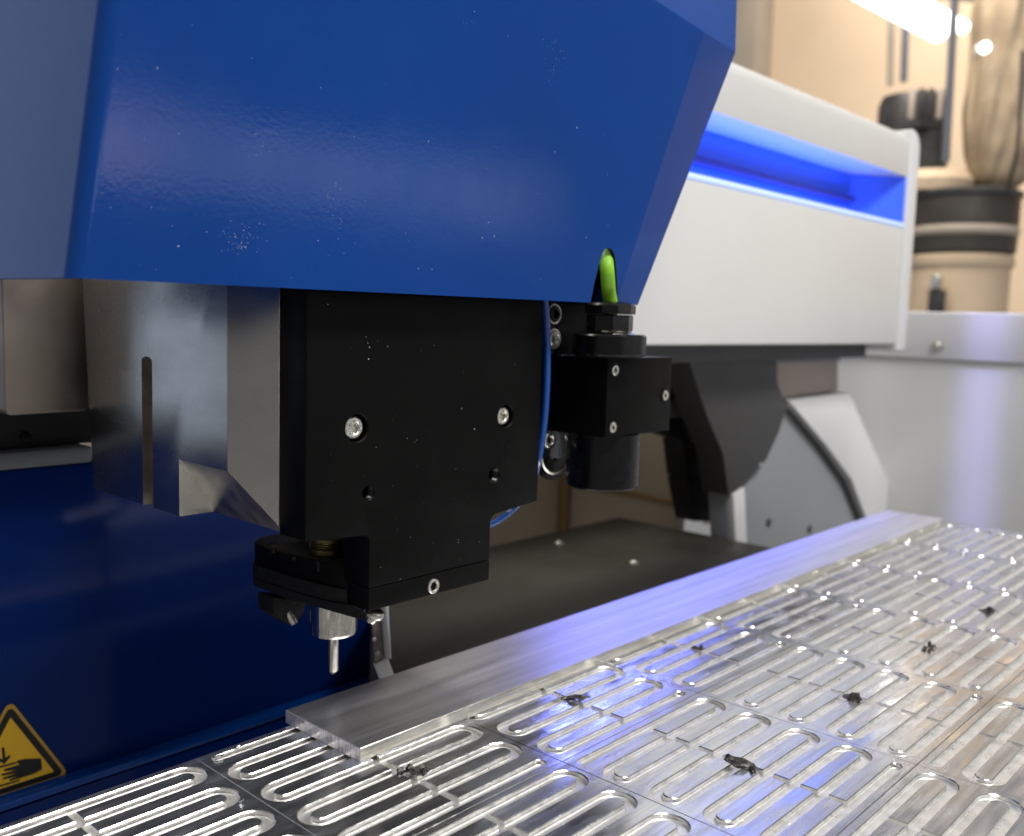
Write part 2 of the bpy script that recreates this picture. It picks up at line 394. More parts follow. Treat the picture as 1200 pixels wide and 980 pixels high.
# ================================================================== BLUE COLUMN AND ITS FITTINGS
column = thing('machine_column', 'dark blue glossy machine column panel behind the cutter', 'machine panel', (.3, .74, -.3))
finish(b_box(-.25, .590, .72, .76, -.30, .1300, .003), 'panel', 'navy_paint', column)
finish(b_box(-.25, .586, .7045, .7195, -.115, -.1085, .002), 'lip', 'blue_paint', column)
finish(b_box(-.25, .586, .708, .7195, -.30, -.1175, .002), 'skirt', 'navy_paint', column)
finish(b_box(-.25, .3150, .716, .76, .1305, .1430, .002), 'rail', 'grey_strip', column)
finish(b_box(.20, .60, .73, .77, .1435, .40, .002), 'upper_panel', 'dark_void', column)
sb = finish(b_lathe([(0, .003), (.0035, .0025), (.004, 0), (0, 0)], (.272, .7298, .152), (0, -1, 0), 12), 'screw', 'black_gloss', column)
# warning sign
SY = .7195
sign = thing('warning_sign', 'yellow triangular crushed-hand warning sticker at bottom left of the blue panel', 'warning sign', (.2527, SY, -.11))
cx_, zt, zb = .2527, -.0385, -.1105
def rtri(cx, zt, zb, rad, n=6):
    hw = (zt - zb) / .866 / 2; V = [Vector((cx, zt)), Vector((cx + hw, zb)), Vector((cx - hw, zb))]; out = []
    for i in range(3):
        p, a, b = V[i], (V[i - 1] - V[i]).normalized(), (V[(i + 1) % 3] - V[i]).normalized()
        m = (a + b).normalized(); c = p + m * rad * 2
        a0 = math.atan2(*(reversed((p + a * rad * 1.732 - c)))); a1 = math.atan2(*(reversed((p + b * rad * 1.732 - c))))
        while a1 - a0 > math.pi: a1 -= 2 * math.pi
        while a1 - a0 < -math.pi: a1 += 2 * math.pi
        for k in range(n + 1):
            t = a0 + (a1 - a0) * k / n; out.append((c.x + math.cos(t) * rad, c.y + math.sin(t) * rad))
    return out
finish(b_prism(rtri(cx_, zt, zb, .004), 'y', SY, SY - .0005), 'backing', 'sign_edge', sign, smooth=0)
finish(b_prism(rtri(cx_, zt - .0045, zb + .0024, .003), 'y', SY - .0006, SY - .0009), 'black_border', 'sign_black', sign, smooth=0)
finish(b_prism(rtri(cx_, zt - .0135, zb + .0068, .0006), 'y', SY - .0010, SY - .0013), 'yellow_field', 'sign_yellow', sign, smooth=0)
def picto(name, zp):
    pts = []
    for x, y in zp:
        p = PY(x / 8.17, 820 + y / 8.17, SY - .0014); pts.append((p.x, p.z))
    return finish(b_prism(pts, 'y', SY - .0014, SY - .0017), name, 'sign_black', sign, smooth=0)
picto('hand', [(392, 562), (402, 665), (330, 705), (262, 728), (95, 778), (85, 765), (195, 728), (30, 762), (25, 748), (180, 700), (15, 728), (10, 714), (175, 668), (38, 684), (34, 668), (190, 620), (160, 598), (165, 582), (240, 568)])
picto('thumb', [(155, 595), (158, 610), (-60, 668), (-60, 652)])
picto('bar', [(185, 764), (188, 776), (-60, 850), (-60, 836)])
picto('arrow', [(15, 462), (40, 458), (52, 560), (90, 528), (97, 548), (42, 614), (-20, 585), (-20, 560), (26, 572)])
# bent bracket at the column's right edge
br = thing('metal_bracket', 'narrow bent steel bracket with two rivets beside the cutter tip', 'bracket', (.44, .53, -.05))
q = lambda u, v: (lambda p: (p.x, p.z))(PY(u, v, .53))
finish(b_prism([q(434, 690), q(444, 690), q(451, 770), q(440, 778)], 'y', .530, .533, .0006), 'upright', 'bronze_sheet', br)
finish(b_prism([q(444, 690), q(448.5, 690), q(453, 770), q(451.2, 770)], 'y', .524, .533, .0005), 'flange', 'rail_grey', br)
finish(b_prism([q(440, 778.5), q(453, 770.5), q(464, 800), q(448, 800)], 'y', .528, .533, .0006), 'foot', 'white_trim', br)
for v in (749, 765):
    p = PY(438.5 + (v - 749) * .25, v, .53); finish(b_lathe([(0, .002), (.0014, .0010), (.0017, 0)], p, (0, -1, 0), 12), 'rivet', 'zinc_screw', br)

# black machine bed behind the table
bed = thing('machine_bed', 'black flat machine bed with bolt heads behind the aluminium bar', 'machine bed', (.9, .7, -.2))
finish(b_prism([(.440, .540), (1.1713, .495), (1.1713, .846), (.600, .846), (.597, .730)], 'z', -.20, -.05, .002), 'top_plate', 'black_deck', bed)
for u, v in ((655, 638), (743, 661)):
    p = PZ(u, v, -.0498); screw(bed, p + Vector((0, 0, .003)), (0, 0, 1), .0065, .003, name='bolt')
# beige cabinet further back
cab = thing('rear_cabinet', 'dim beige cabinet wall seen behind the black bed under the head', 'cabinet', (.9, 1.0, -.4))
finish(b_box(.45, 1.25, 1.02, 1.05, -.4, .40, .002), 'back_panel', 'beige_cabinet', cab)
finish(b_box(1.255, 1.285, .80, 1.05, -.4, .40, .002), 'side_panel', 'beige_cabinet', cab)
pq = PX(735, 585, 1.2548); 
finish(b_box(1.2515, 1.2545, .70, 1.018, -.035, -.027, .001), 'edge_trim', 'brown_edge', cab)
finish(b_box(1.236, 1.249, 1.005, 1.0185, -.3, -.02, .001), 'corner_trim', 'brown_edge', cab)

# ================================================================== BLUE HEAD COVER
cover = thing('head_cover', 'large glossy blue sheet metal cover over the milling head', 'machine cover', (.36, .56, .26))
n0 = Vector((0, -1, -.06)).normalized(); p0 = Vector((.4, .405, .2602))
F = lambda u, v: PP(u, v, p0, n0)
A = F(82, 326); A.z = .2602; D = F(122, 0); D2 = A + (D - A) * 1.5
E_ = F(825, 37); G = F(722, 356); G.z = .2602
E0 = F(560, -135)
D2 = Vector((D2.x, D2.y, D2.z))
Bq = PY(748, 357, G.y + .005); Bq.z = .2602
T = PY(862.5, 61, E_.y + .012)
U2 = PY(868, -150, E_.y + .135); U1 = PY(780, -190, E_.y + .12); U0 = PY(520, -300, E_.y + .12)
Bk = Vector((Bq.x + .02, .70, .2602)); Tk = Vector((T.x + .03, .70, T.z)); Uk = Vector((U2.x + .03, .70, U2.z))
Al = Vector((A.x, .715, .2602)); Dl = Vector((D2.x - .001, .715, D2.z))
top_l = Vector((D2.x + .01, E_.y + .055, U0.z)); 
bm = bmesh.new(); V = {}
for k, p in dict(A=A, D2=D2, E0=E0, E=E_, G=G, B=Bq, T=T, U1=U1, U2=U2, U0=U0, Bk=Bk, Tk=Tk, Uk=Uk, Al=Al, Dl=Dl).items(): V[k] = bm.verts.new(p)
for f in (('A', 'G', 'E', 'E0', 'D2'), ('G', 'B', 'T', 'E'), ('E', 'T', 'U2', 'U1'), ('E0', 'E', 'U1', 'U0'), ('B', 'Bk', 'Tk', 'T'), ('T', 'Tk', 'Uk', 'U2'), ('Al', 'A', 'D2', 'Dl')):
    bm.faces.new([V[k] for k in f])
bmesh.ops.recalc_face_normals(bm, faces=bm.faces[:])
def edge(a, b): return [e for e in bm.edges if {e.verts[0], e.verts[1]} == {V[a], V[b]}]
big = edge('A', 'D2'); small = edge('E', 'E0') + edge('E', 'T') + edge('B', 'T') + edge('T', 'U2') + edge('G', 'E') + edge('E', 'U1')
bmesh.ops.bevel(bm, geom=big, offset=.0075, segments=5, affect='EDGES', profile=.5)
small = [e for e in bm.edges if len(e.link_faces) == 2 and math.degrees(e.calc_face_angle(0)) > 9 and min(v.co.x for v in e.verts) > .3]
bmesh.ops.bevel(bm, geom=small, offset=.0010, segments=2, affect='EDGES', profile=.5)
shell = finish(bm, 'shell', 'blue_paint', cover, smooth=40)
if sum(p.normal.y * p.area for p in shell.data.polygons) > 0:
    shell.data.flip_normals()
md = shell.modifiers.new('sheet', 'SOLIDIFY'); md.thickness = .003; md.offset = -1
dg = bpy.context.evaluated_depsgraph_get(); dg.update()
nm = bpy.data.meshes.new_from_object(shell.evaluated_get(dg)); shell.modifiers.clear(); shell.data = nm
slot = [F(u, v) for u, v in ((688, 375), (697, 330), (703, 306), (706, 297), (709, 292), (713, 290.5), (717, 292.5), (720, 298), (721.5, 310), (723, 330), (724.5, 375))]
cut(shell, b_prism([(p.x, p.z) for p in slot], 'y', .375, .425), 'dark_void')
shell.data.set_sharp_from_angle(angle=math.radians(40))
wn = shell.modifiers.new('weighted', 'WEIGHTED_NORMAL'); wn.weight = 100; wn.keep_sharp = True

# ================================================================== MILLING HEAD
HY = .42
head = thing('milling_head', 'black anodised milling head block with collet and cutting bit', 'milling head', (.39, .47, .08))
arc = lambda cx, cz, r, a0, a1, n=6: [(cx + r * math.cos(math.radians(a0 + (a1 - a0) * i / n)), cz + r * math.sin(math.radians(a0 + (a1 - a0) * i / n))) for i in range(n + 1)]
front = [(.3418, .0922), (.4413, .0922)] + [(.4413, .1150)] + arc(.4475, .1155, .0062, 180, 100, 5) + [(.4870, .1250), (.4870, .290), (.298, .290), (.298, .1262), (.3385, .1236)] + arc(.3385, .1203, .0033, 90, 0, 4)
fp = finish(b_prism(front, 'y', HY, HY + .0245, .0007, 2), 'front_plate', 'black_anodised', head)
holes = []
def hole(u, v, r, dep):
    p = PY(u, v, HY); holes.append(p)
    cut(fp, b_lathe([(0, -.002), (r + .0002 + .002 * .6, -.002), (r + .0006, 0), (r, .0006), (r, dep), (0, dep)], (p.x, HY, p.z), (0, 1, 0), 28), 'black_anodised'); return p
for u, v, r in ((418.5, 502, .0078), (593, 488, .0072)):
    p = hole(u, v, r, .012)
    screw(head, (p.x - .0002, HY + .0022, p.z), (0, -1, 0), r - .0013, .006, name='cap_screw')
for u, v, r in ((432, 578, .0040), (579.5, 557, .0048)):
    p = hole(u, v, r, .014)
    th = b_lathe([(r - .0001, .001), (r - .0007, .0017), (r - .0001, .0024), (r - .0007, .0031), (r - .0001, .0038), (r - .0007, .0045), (r - .0001, .0052), (r - .0007, .006), (r - .0007, .0138), (0, .0138)], (p.x, HY, p.z), (0, 1, 0), 24)
    finish(th, 'threaded_hole', 'black_gloss', head)
bs = finish(b_prism([(.3418, .0786), (.4413, .0786), (.4413, .0918), (.3418, .0918)], 'y', HY, HY + .020, .0005, 2), 'bottom_strip', 'black_anodised', head)
p = PY(507.5, 687, HY)
screw(head, (p.x, HY - .0012, p.z), (0, -1, 0), .0048, .006, name='cap_screw')
# spindle carrier behind the front plate
finish(b_box(.3605, .4405, HY + .0248, .525, .1180, .285, .001), 'spindle_body', 'black_anodised', head)
fl = lambda d: [(.3420 + d, .4402), (.4400, .4402), (.4400, .540), (.357, .540)] + arc(.354 + d, .519, .021, 100, 176, 6) + [(.3345 + d, .480), (.3380 + d, .455)]
finish(b_prism(fl(.0006), 'z', .0875, .1000, .0006, 2), 'flange', 'black_anodised', head)
finish(b_prism(fl(-.0006)[:0] + [(.3412, .4206), (.3420, .4400), (.4400, .4402), (.4400, .540), (.357, .540)] + arc(.3534, .519, .021, 100, 176, 6) + [(.3335, .480), (.3370, .452), (.3395, .432)], 'z', .0726, .0783, .0008, 2), 'nozzle_ring', 'black_cast', head)
finish(b_prism(fl(-.0008), 'z', .0786, .0872, .0006, 2), 'spacer_ring', 'black_cast', head)
for u, v in ((320, 637), (378, 656)):
    p = PZ(u, v, .1003); screw(head, p, (0, 0, 1), .0052, .006, 'black_gloss', 'flange_screw')
for u, v in ((321, 644), (345, 652)):
    p = PZ(u, v, .1003); finish(b_lathe([(0, .0004), (.0016, .0004), (.002, 0), (.002, -.002)], p, (0, 0, 1), 14), 'dowel_pin', 'black_gloss', head)
finish(b_lathe([(0, .0), (.0125, 0), (.0125, .003), (.0118, .0034), (.0125, .0042), (.0118, .0048), (.0125, .0056), (.0118, .0064), (.0125, .0072), (.0118, .008), (.012, .0095), (0, .0095)], (PY(386, 641, .478).x, .478, .1004), (0, 0, 1), 36), 'threaded_collar', 'brass', head)
cs = Vector((.3565, .4722, 0))
finish(b_lathe([(0, .0505), (.0056, .0499), (.0062, .0494), (.0130, .0494), (.0140, .0500), (.0145, .0512), (.0146, .0520), (.0146, .0725), (0, .0725)], cs, (0, 0, 1), 48), 'collet_nut', 'bright_steel', head)
# cutting bit with a ground V point
bm = b_lathe([(0, .0222), (.0032, .0250), (.0034, .0256), (.0034, .0515), (0, .0515)], cs, (0, 0, 1), 28)
bit = finish(bm, 'cutting_bit', 'bright_steel', head)
cut(bit, b_prism([(cs.x - .004, .0222), (cs.x + .0045, .0215), (cs.x + .0040, .0275), (cs.x + .0005, .0229)], 'y', cs.y - .005, cs.y + .0004), 'milled_steel')
# coolant nozzles
def nozzle(uv0, uv1, y, r0, r1, nm, mt):
    a = PY(*uv0, y); b = PY(*uv1, y - .006); return a, b
a = Vector((.3475, .520, .0735)); b = Vector((.3515, .5075, .0555))
nb = bmesh.new()
q2 = [PY(u, v, .516) for u, v in ((312, 697), (352, 700), (348, 716), (334, 731), (313, 717))]
bm = b_prism([(p.x, p.z) for p in q2], 'y', .508, .526, .0008, 2)
nz = finish(bm, 'coolant_nozzle', 'black_cast', head)
pt = PY(342, 726, .5075)
finish(b_lathe([(0, .004), (.0022, .0035), (.0026, .001), (.0026, -.006), (0, -.006)], pt, (.25, -.5, -.8), 14), 'nozzle_tip', 'zinc_screw', nz)
p1 = PY(437, 722, .4380)
nz2 = finish(b_lathe([(0, .0045), (.0032, .004), (.0036, .0025), (.0036, .0003), (.0062, 0), (.0064, -.0010), (.0064, -.0032), (.0056, -.0045), (.0036, -.0055), (0, -.0055)], p1, (-.30, .25, -.85), 24), 'coolant_nozzle', 'bright_steel', head)

# ================================================================== STEEL SLIDE BLOCK
sx, szb = .278, .1268
slide = thing('steel_slide_block', 'ground grey steel slide block with a vertical groove and angled notch', 'steel block', (.30, .55, szb))
bm = b_prism([(sx, .4640), (.2976, .4444), (.344, .4444), (.344, .646), (sx, .646)], 'z', szb, .300, .0006, 2)
# the back edge leans in towards the foot
for v in bm.verts:
    if v.co.y > .60 and v.co.x < .30: v.co.y -= max(0, (.175 - v.co.z)) * .30
blk = finish(bm, 'body', 'ground_steel', slide)
y_n = .5172
cut(blk, b_prism([(sx - .006, .1700), (.3005, szb - .0005), (.2995, szb - .006), (sx - .006, szb - .006)], 'y', .435, y_n), 'milled_steel')
gx = sx
cut(blk, b_prism([(.5486, szb - .004), (.5620, szb - .004), (.5620, .2160)] + [(.5553 + .0067 * math.cos(t), .2160 + .0030 * math.sin(t)) for t in (.5, 1.0, 1.57, 2.14, 2.6)] + [(.5486, .2160)], 'x', sx - .003, sx + .006), 'groove_shade_steel')
for p in blk.data.polygons: pass

# bronze coloured box left of the slide
bx = thing('cover_box', 'small brownish metal box with rounded lower edge at left under the cover', 'metal box', (.258, .69, .176))
finish(b_prism([(.2340, .30), (.2340, .1810)] + arc(.2385, .1800, .0045, 190, 262, 5) + [(.2855, .1762)] + arc(.2855, .1795, .0033, 275, 355, 4) + [(.2890, .30)], 'y', .660, .714, .0012, 3), 'box', 'bronze_sheet', bx)
finish(b_box(.2891, .2905, .655, .70, .1905, .1995, .0003), 'clip', 'black_gloss', bx)

# ================================================================== SENSOR BLOCK ON THE RIGHT OF THE HEAD
sen = thing('sensor_block', 'black sensor block with cable gland and round lens barrel, right of the head', 'sensor', (.566, .425, .125))
finish(b_box(.5338, .6139, .400, .4510, .1668, .2223, .0006, 2), 'block', 'black_anodised', sen)
for u, v in ((720.5, 434), (779.5, 463.5), (718, 501)):
    p = PY(u, v, .4)
    ring(sen, (p.x, .3999, p.z), (0, -1, 0), .0042, .0050, .0003, 'black_gloss', 'screw_rim')
    screw(sen, (p.x, .3990, p.z), (0, -1, 0), .0038, .004, name='screw', sock=.0017)
gc = Vector((.5460, .4090, 0)); lc = Vector((.566, .4255, 0))
def polyring(n, r, z0, z1, ch): 
    return b_lathe([(0, z0), (r - ch, z0), (r, z0 + ch), (r, z1 - ch), (r - ch, z1), (0, z1)], gc, (0, 0, 1), n)
finish(b_lathe([(0, .1262), (.0256, .1262), (.0268, .1274), (.0268, .1664), (0, .1664)], lc, (0, 0, 1), 40), 'lens_barrel', 'black_gloss', sen)
finish(polyring(12, .0262, .2240, .2390, .0012), 'lock_nut', 'black_gloss', sen)
finish(b_lathe([(0, .2226), (.0235, .2226), (.0235, .2242), (0, .2242)], gc, (0, 0, 1), 36), 'seal', 'black_cast', sen)
finish(b_lathe([(.019, .2392), (.0175, .2400), (.0150, .2408), (.0150, .2440)], gc, (0, 0, 1), 36), 'thread_neck', 'bright_steel', sen)
finish(polyring(8, .0165, .2410, .2525, .0008), 'gland_body', 'black_gloss', sen)
finish(b_lathe([(.0060, .2530), (.0172, .2530), (.0178, .2536), (.0178, .2590), (.0165, .2604), (.0120, .2612), (.0060, .2618), (.0055, .2560), (.006, .2530)], gc, (0, 0, 1), 10), 'gland_cap', 'black_gloss', sen)
bp = finish(b_box(.4875, .5336, .4490, .4570, .1560, .300, .0006), 'mount_plate', 'black_anodised', sen)
finish(b_box(.534, .600, .4515, .4570, .1700, .300, .0006), 'mount_plate', 'black_anodised', sen)
for u, v in ((649.5, 368), (649, 397), (643, 516)):
    p = PY(u, v, .4490); ring(sen, (p.x, .4489, p.z), (0, -1, 0), .0062, .0072, .0005, 'zinc_screw', 'washer')
    screw(sen, (p.x, .4470, p.z), (0, -1, 0), .0058, .005, 'black_gloss' if v < 380 else 'zinc_screw', 'mount_screw')
finish(b_box(.5455, .5530, .4515, .459, .1450, .1660, .0005), 'spacer', 'grey_leg', sen)
p = PY(646, 530, .470)
finish(b_lathe([(.006, 0), (.0205, 0), (.0212, .0010), (.0212, .004), (.006, .004)], p, (0, -1, 0), 36), 'clamp_disc', 'black_gloss', sen)
finish(b_lathe([(.0150, .0042), (.0160, .0050), (.0170, .0042)], p, (0, -1, 0), 36), 'clamp_rim', 'zinc_screw', sen)

cpts = [Vector((.546, .4090, .2500)), Vector((.546, .4090, .2610))] + [PY(u, v, y) for u, v, y in ((713.5, 343, .4085), (712.5, 330, .4062), (711.5, 317, .4050), (710, 305, .4088), (707, 293, .419), (701, 276, .438))]
gcab = finish(b_tube(cpts, .0050, 16, 6), 'signal_cable', 'cable_green')
tag(gcab, 'bright green cable running from the black gland up into the blue cover', 'cable')
tb = []
for u, v, y in ((637, 335, .430), (640, 372, .430), (641.5, 420, .430), (640, 470, .430), (636, 510, .431), (631, 540, .434), (626, 560, .444), (616, 580, .455), (600, 598, .462), (584, 610, .462), (568, 617, .460), (545, 622, .458)):
    tb.append(PY(u, v, y))
tag(finish(b_tube(tb, .0024, 12, 6), 'air_hose', 'tube_blue'), 'thin glossy blue air hose bending along the right edge of the milling head', 'hose')
tb2 = [PY(u - 3 - max(0, (v - 540)) * .09, v - max(0, (v - 540)) * .12, y + .006) for u, v, y in ((637, 335, .430), (640, 372, .430), (641.5, 420, .430), (640, 470, .430), (636, 510, .431), (631, 540, .434), (626, 560, .444), (616, 580, .455), (600, 598, .462), (584, 610, .462), (568, 617, .460), (545, 622, .458))]
tag(finish(b_tube(tb2, .0020, 12, 6), 'air_hose', 'tube_blue'), 'second blue air hose half hidden behind the outer one at the head', 'hose')

# ================================================================== WHITE GANTRY
BY = .60
gan = thing('gantry_beam', 'white gantry beam with a recessed blue light strip', 'gantry beam', (1.2, .68, .22))
x0, x1 = .62, 1.574
finish(b_box(x0, x1, BY, .78, .2215, .4085, .003, 3), 'lower_panel', 'white_shell', gan)
finish(b_prism([(BY, .4880), (BY, .5390)] + arc(BY + .018, .5390, .018, 180, 95, 6) + [(.78, .5750), (.78, .4880)], 'x', x0, x1 - .0005, .0012, 2), 'upper_panel', 'white_shell', gan)
finish(b_box(x0, x1, BY + .062, .779, .4087, .4878, .001), 'recess_back', 'recess_led_tint', gan)
finish(b_prism([(x1 - .001, BY + .002), (x1 - .001, BY + .0615), (x1 - .075, BY + .0615)], 'z', .4089, .4876), 'recess_end', 'recess_led_tint', gan)
finish(b_box(x0, x1 - .002, BY - .0015, BY + .006, .4087, .4150, .001), 'light_diffuser', 'led_diffuser', gan)
finish(b_box(x0, x1 - .085, BY + .044, BY + .0612, .4400, .4500, .002), 'led_rail', 'led_bar', gan)
finish(b_box(x0, x1 - .090, BY + .012, BY + .020, .4090, .4125, .0005), 'led_strip', 'led_blue', gan)
for k in range(13):      # row of violet LEDs under the beam, tilted forward along the bar
    lx = .80 + k * .0625
    wl = area('work_light', (lx, .640, .2085), (lx - .265, .400, -.1165), .018, .018, .009, (0.175, 0.21, 1.0))
    wl.data.spread = math.radians(50)
finish(b_box(.68, 1.58, .6500, .6550, .1980, .2210, .001), 'light_housing', 'dark_leg', gan)
cap = [(x1 + .0005, .2100), (x1 + .0005, .5630)] + arc(x1 + .010, .5330, .030, 90, 0, 8) + [(x1 + .040, .2100)]
finish(b_prism(cap, 'y', BY - .003, .785, .004, 4), 'end_cap', 'white_trim', gan)

leg = thing('gantry_leg', 'grey and white slanted gantry leg standing at the end of the black bed', 'gantry leg', (1.3, .68, -.2))
LY = .66
g = lambda u, v, y=LY: (lambda p: (p.x, p.z))(PY(u, v, y))
finish(b_prism([g(800, 405), g(827, 487), g(846, 532), g(852, 578), g(856, 680), g(1032, 680), g(1005, 612), g(984, 562), g(955, 522), g(917, 476), g(906, 448), g(905, 405)], 'y', LY, LY + .03, .002, 2), 'side_plate', 'grey_leg', leg)
finish(b_prism([g(797, 405, LY - .002), g(824, 487, LY - .002), g(843, 532, LY - .002), g(849.5, 580, LY - .002), g(874, 562, LY - .002), g(894, 538, LY - .002), g(908, 508, LY - .002), g(918, 478, LY - .002), g(907, 448, LY - .002), g(906, 405, LY - .002)], 'y', LY - .008, LY + .034, .0015, 2), 'shadow_plate', 'dark_leg', leg)  # dark plate shaped as the beam's shadow on the leg
finish(b_prism([g(918, 478), g(922, 474), g(961, 520), g(991, 560), g(1011, 612), g(1040, 690), g(1033, 690), g(1006, 614), g(985, 563), g(956, 522)], 'y', LY - .010, LY + .034, .001, 2), 'edge_strip', 'edge_grey', leg)
finish(b_prism([g(925, 469), g(998, 460), g(1058, 600), g(1095, 690), g(1040, 690), g(1012, 612), g(992, 560), g(963, 520)], 'y', LY + .002, LY + .04, .004, 2), 'white_cover', 'white_leg', leg)
finish(b_prism([g(906, 400), g(990, 400), g(991, 459), g(925, 468), g(908, 448)], 'y', LY + .012, LY + .05, .003, 2), 'upper_block', 'tan_block', leg)
finish(b_prism([g(906, 400), g(990, 400), g(990, 423), g(906, 426)], 'y', LY + .008, LY + .0115, .0008, 2), 'dark_lip', 'grey_band', leg)
finish(b_prism([g(853, 579), g(866, 570), g(870, 660), g(857, 660)], 'y', LY - .009, LY - .0005, .001, 2), 'front_edge', 'grey_cabinet', leg)
for u, v in ((900, 612), (948, 620)):
    p = PY(u, v, LY); finish(b_lathe([(0, .003), (.005, .003), (.006, .0015), (.006, .0001), (0, .0001)], p, (0, -1, 0), 16), 'screw', 'dark_leg', leg)
p = PY(891, 546, LY - .008); finish(b_lathe([(0, .0025), (.004, .002), (.0045, 0), (0, 0)], p, (0, -1, 0), 14), 'screw', 'grey_leg', leg)
finish(b_box(x0, 1.31, .656, .70, .2000, .2205, .002), 'under_rail', 'dark_leg', leg)

ch = thing('cable_chain', 'black cable chain hanging between the sensor block and the grey leg', 'cable chain', (1.12, .75, -.05))
c_ = lambda u, v: (lambda p: (p.x, p.z))(PY(u, v, .73))
seg_pts = [((775, 400), (818, 400)), ((777, 440), (826, 440)), ((780, 468), (836, 468)), ((782, 490), (842, 490)), ((785, 510), (848, 510)), ((800, 515), (852, 530)), ((805, 560), (858, 560)), ((815, 612), (860, 612))]
for i in range(len(seg_pts) - 1):
    (l0, r0), (l1, r1) = seg_pts[i], seg_pts[i + 1]
    mt = 'grey_band' if i in (2,) else 'chain_black'
    l1 = (l1[0] + (l0[0] - l1[0]) * .03, l1[1] - .6); r1 = (r1[0], r1[1] - .6)
    finish(b_prism([c_(*l0), c_(*r0), c_(*r1), c_(*l1)], 'y', .73 - (.004 if i == 2 else 0), .765, .002, 2), 'chain_band' if i == 2 else 'chain_link', mt, ch)
hs = finish(b_tube([PY(826, 612, .80), PY(842, 607, .80), PY(858, 602, .80)], .012, 16, 6, radii=lambda t: .004 + .012 * t + .0012 * math.sin(t * 60)), 'ribbed_sleeve', 'zinc_screw')
tag(hs, 'small silver ribbed sleeve at the foot of the grey gantry leg', 'sleeve')

# ================================================================== END CABINET
ec = thing('end_cabinet', 'pale grey glossy cabinet wall closing the right end of the machine', 'cabinet', (1.8, .4, -.4))
finish(b_box(1.75, 1.80, -.6, .98, -.5, .1935, .002), 'lower_panel', 'grey_cabinet', ec)
finish(b_box(1.742, 1.80, -.6, .98, .1945, .2775, .003, 3), 'top_rail', 'rail_grey', ec)
p = PX(1098, 406, 1.742)
finish(b_lathe([(0, .010), (.006, .009), (.008, .006), (.008, .002), (.011, .0015), (.011, 0), (0, 0)], p, (-1, 0, 0), 20), 'knob', 'zinc_screw', ec)

# ================================================================== BACKGROUND WORKSHOP
EX = 4.2
ext = thing('dust_extractor', 'blurred dust extractor with black drum, cream bin and brown filter bag', 'dust extractor', (EX + .3, 1.36, -.9))
ctr = PX(1130, 260, EX + .22); ec_ = Vector((ctr.x, ctr.y, 0)); 
def zat(v, u=1130): return PX(u, v, EX + .05).z
rad = (PX(1068, 260, EX + .22) - PX(1193, 260, EX + .22)).length / 2 * .97
finish(b_lathe([(0, -.9), (rad * .92, -.9), (rad * .92, zat(297)), (0, zat(297))], ec_, (0, 0, 1), 48), 'bin', 'drum_cream', ext)
finish(b_lathe([(rad * .95, zat(312)), (rad * .98, zat(309)), (rad * .98, zat(299)), (rad * .92, zat(296))], ec_, (0, 0, 1), 48), 'bin_rim', 'drum_cream', ext)
finish(b_lathe([(0, zat(294)), (rad * .98, zat(294)), (rad, zat(270)), (rad, zat(228)), (rad * .97, zat(222)), (0, zat(222))], ec_, (0, 0, 1), 48), 'drum', 'drum_black', ext)
finish(b_lathe([(rad * 1.0, zat(274)), (rad * 1.03, zat(271)), (rad * 1.03, zat(266)), (rad * 1.0, zat(263))], ec_, (0, 0, 1), 48), 'clamp_band', 'tan_block', ext)
finish(b_lathe([(rad * 1.0, zat(230)), (rad * 1.05, zat(227)), (rad * 1.05, zat(222)), (rad * .95, zat(219))], ec_, (0, 0, 1), 48), 'drum_rim', 'motor_black', ext)
lat = PX(1098, 345, EX - .02)
lt = finish(b_box(lat.x - .02, lat.x + .01, lat.y - .035, lat.y + .03, lat.z - .09, lat.z + .02, .008), 'latch', 'motor_black', ext)
finish(b_box(lat.x - .03, lat.x + .005, lat.y - .02, lat.y + .02, lat.z + .021, lat.z + .08, .006), 'latch_hook', 'zinc_screw', ext)
bc = PX(1152, 150, EX + .30)
bg_ = b_lathe([(.05, zat(219)), (rad * .50, zat(205)), (rad * .68, zat(170)), (rad * .74, zat(120)), (rad * .70, zat(60)), (rad * .72, zat(0)), (rad * .6, zat(-60)), (0, zat(-70))], (bc.x, bc.y - .08, 0), (0, 0, 1), 48)
for _ in range(2): bmesh.ops.subdivide_edges(bg_, edges=bg_.edges[:], cuts=1, use_grid_fill=True)
for v in bg_.verts:
    a = math.atan2(v.co.y - bc.y, v.co.x - bc.x); k = 1 + .05 * math.sin(a * 9 + v.co.z * 7) + .03 * math.sin(a * 17 - v.co.z * 13)
    v.co.x = bc.x + (v.co.x - bc.x) * k; v.co.y = bc.y + (v.co.y - bc.y) * k
finish(bg_, 'filter_bag', 'filter_bag', ext, smooth=60)
mc = PX(1068, 150, EX + .2)
mr = (PX(1030, 150, EX + .2) - PX(1106, 150, EX + .2)).length / 2
mo = finish(b_lathe([(0, zat(142)), (mr, zat(142)), (mr, zat(108)), (mr * .9, zat(97)), (mr * .6, zat(94)), (0, zat(94))], (mc.x, mc.y, 0), (0, 0, 1), 36), 'motor', 'motor_black', ext)
for k in range(4):
    pk = PX(1068 + k * 11, 118, EX - .05 + .02 * k); finish(b_box(pk.x, pk.x + .02, pk.y - .012, pk.y + .012, zat(138), zat(102), .004), 'cooling_fin', 'tan_block' if k in (0, 3) else 'motor_black', mo)
finish(b_lathe([(0, zat(192)), (mr * .62, zat(192)), (mr * .66, zat(144)), (0, zat(144))], (mc.x, mc.y - .07, 0), (0, 0, 1), 30), 'motor_neck', 'motor_black', ext)
mp = PX(1090, 204, EX + .2)
finish(b_lathe([(0, zat(219)), (mr * 1.22, zat(219)), (mr * 1.26, zat(205)), (mr * 1.1, zat(194)), (0, zat(194))], (mp.x, mp.y, 0), (0, 0, 1), 36), 'lid', 'drum_cream', ext)
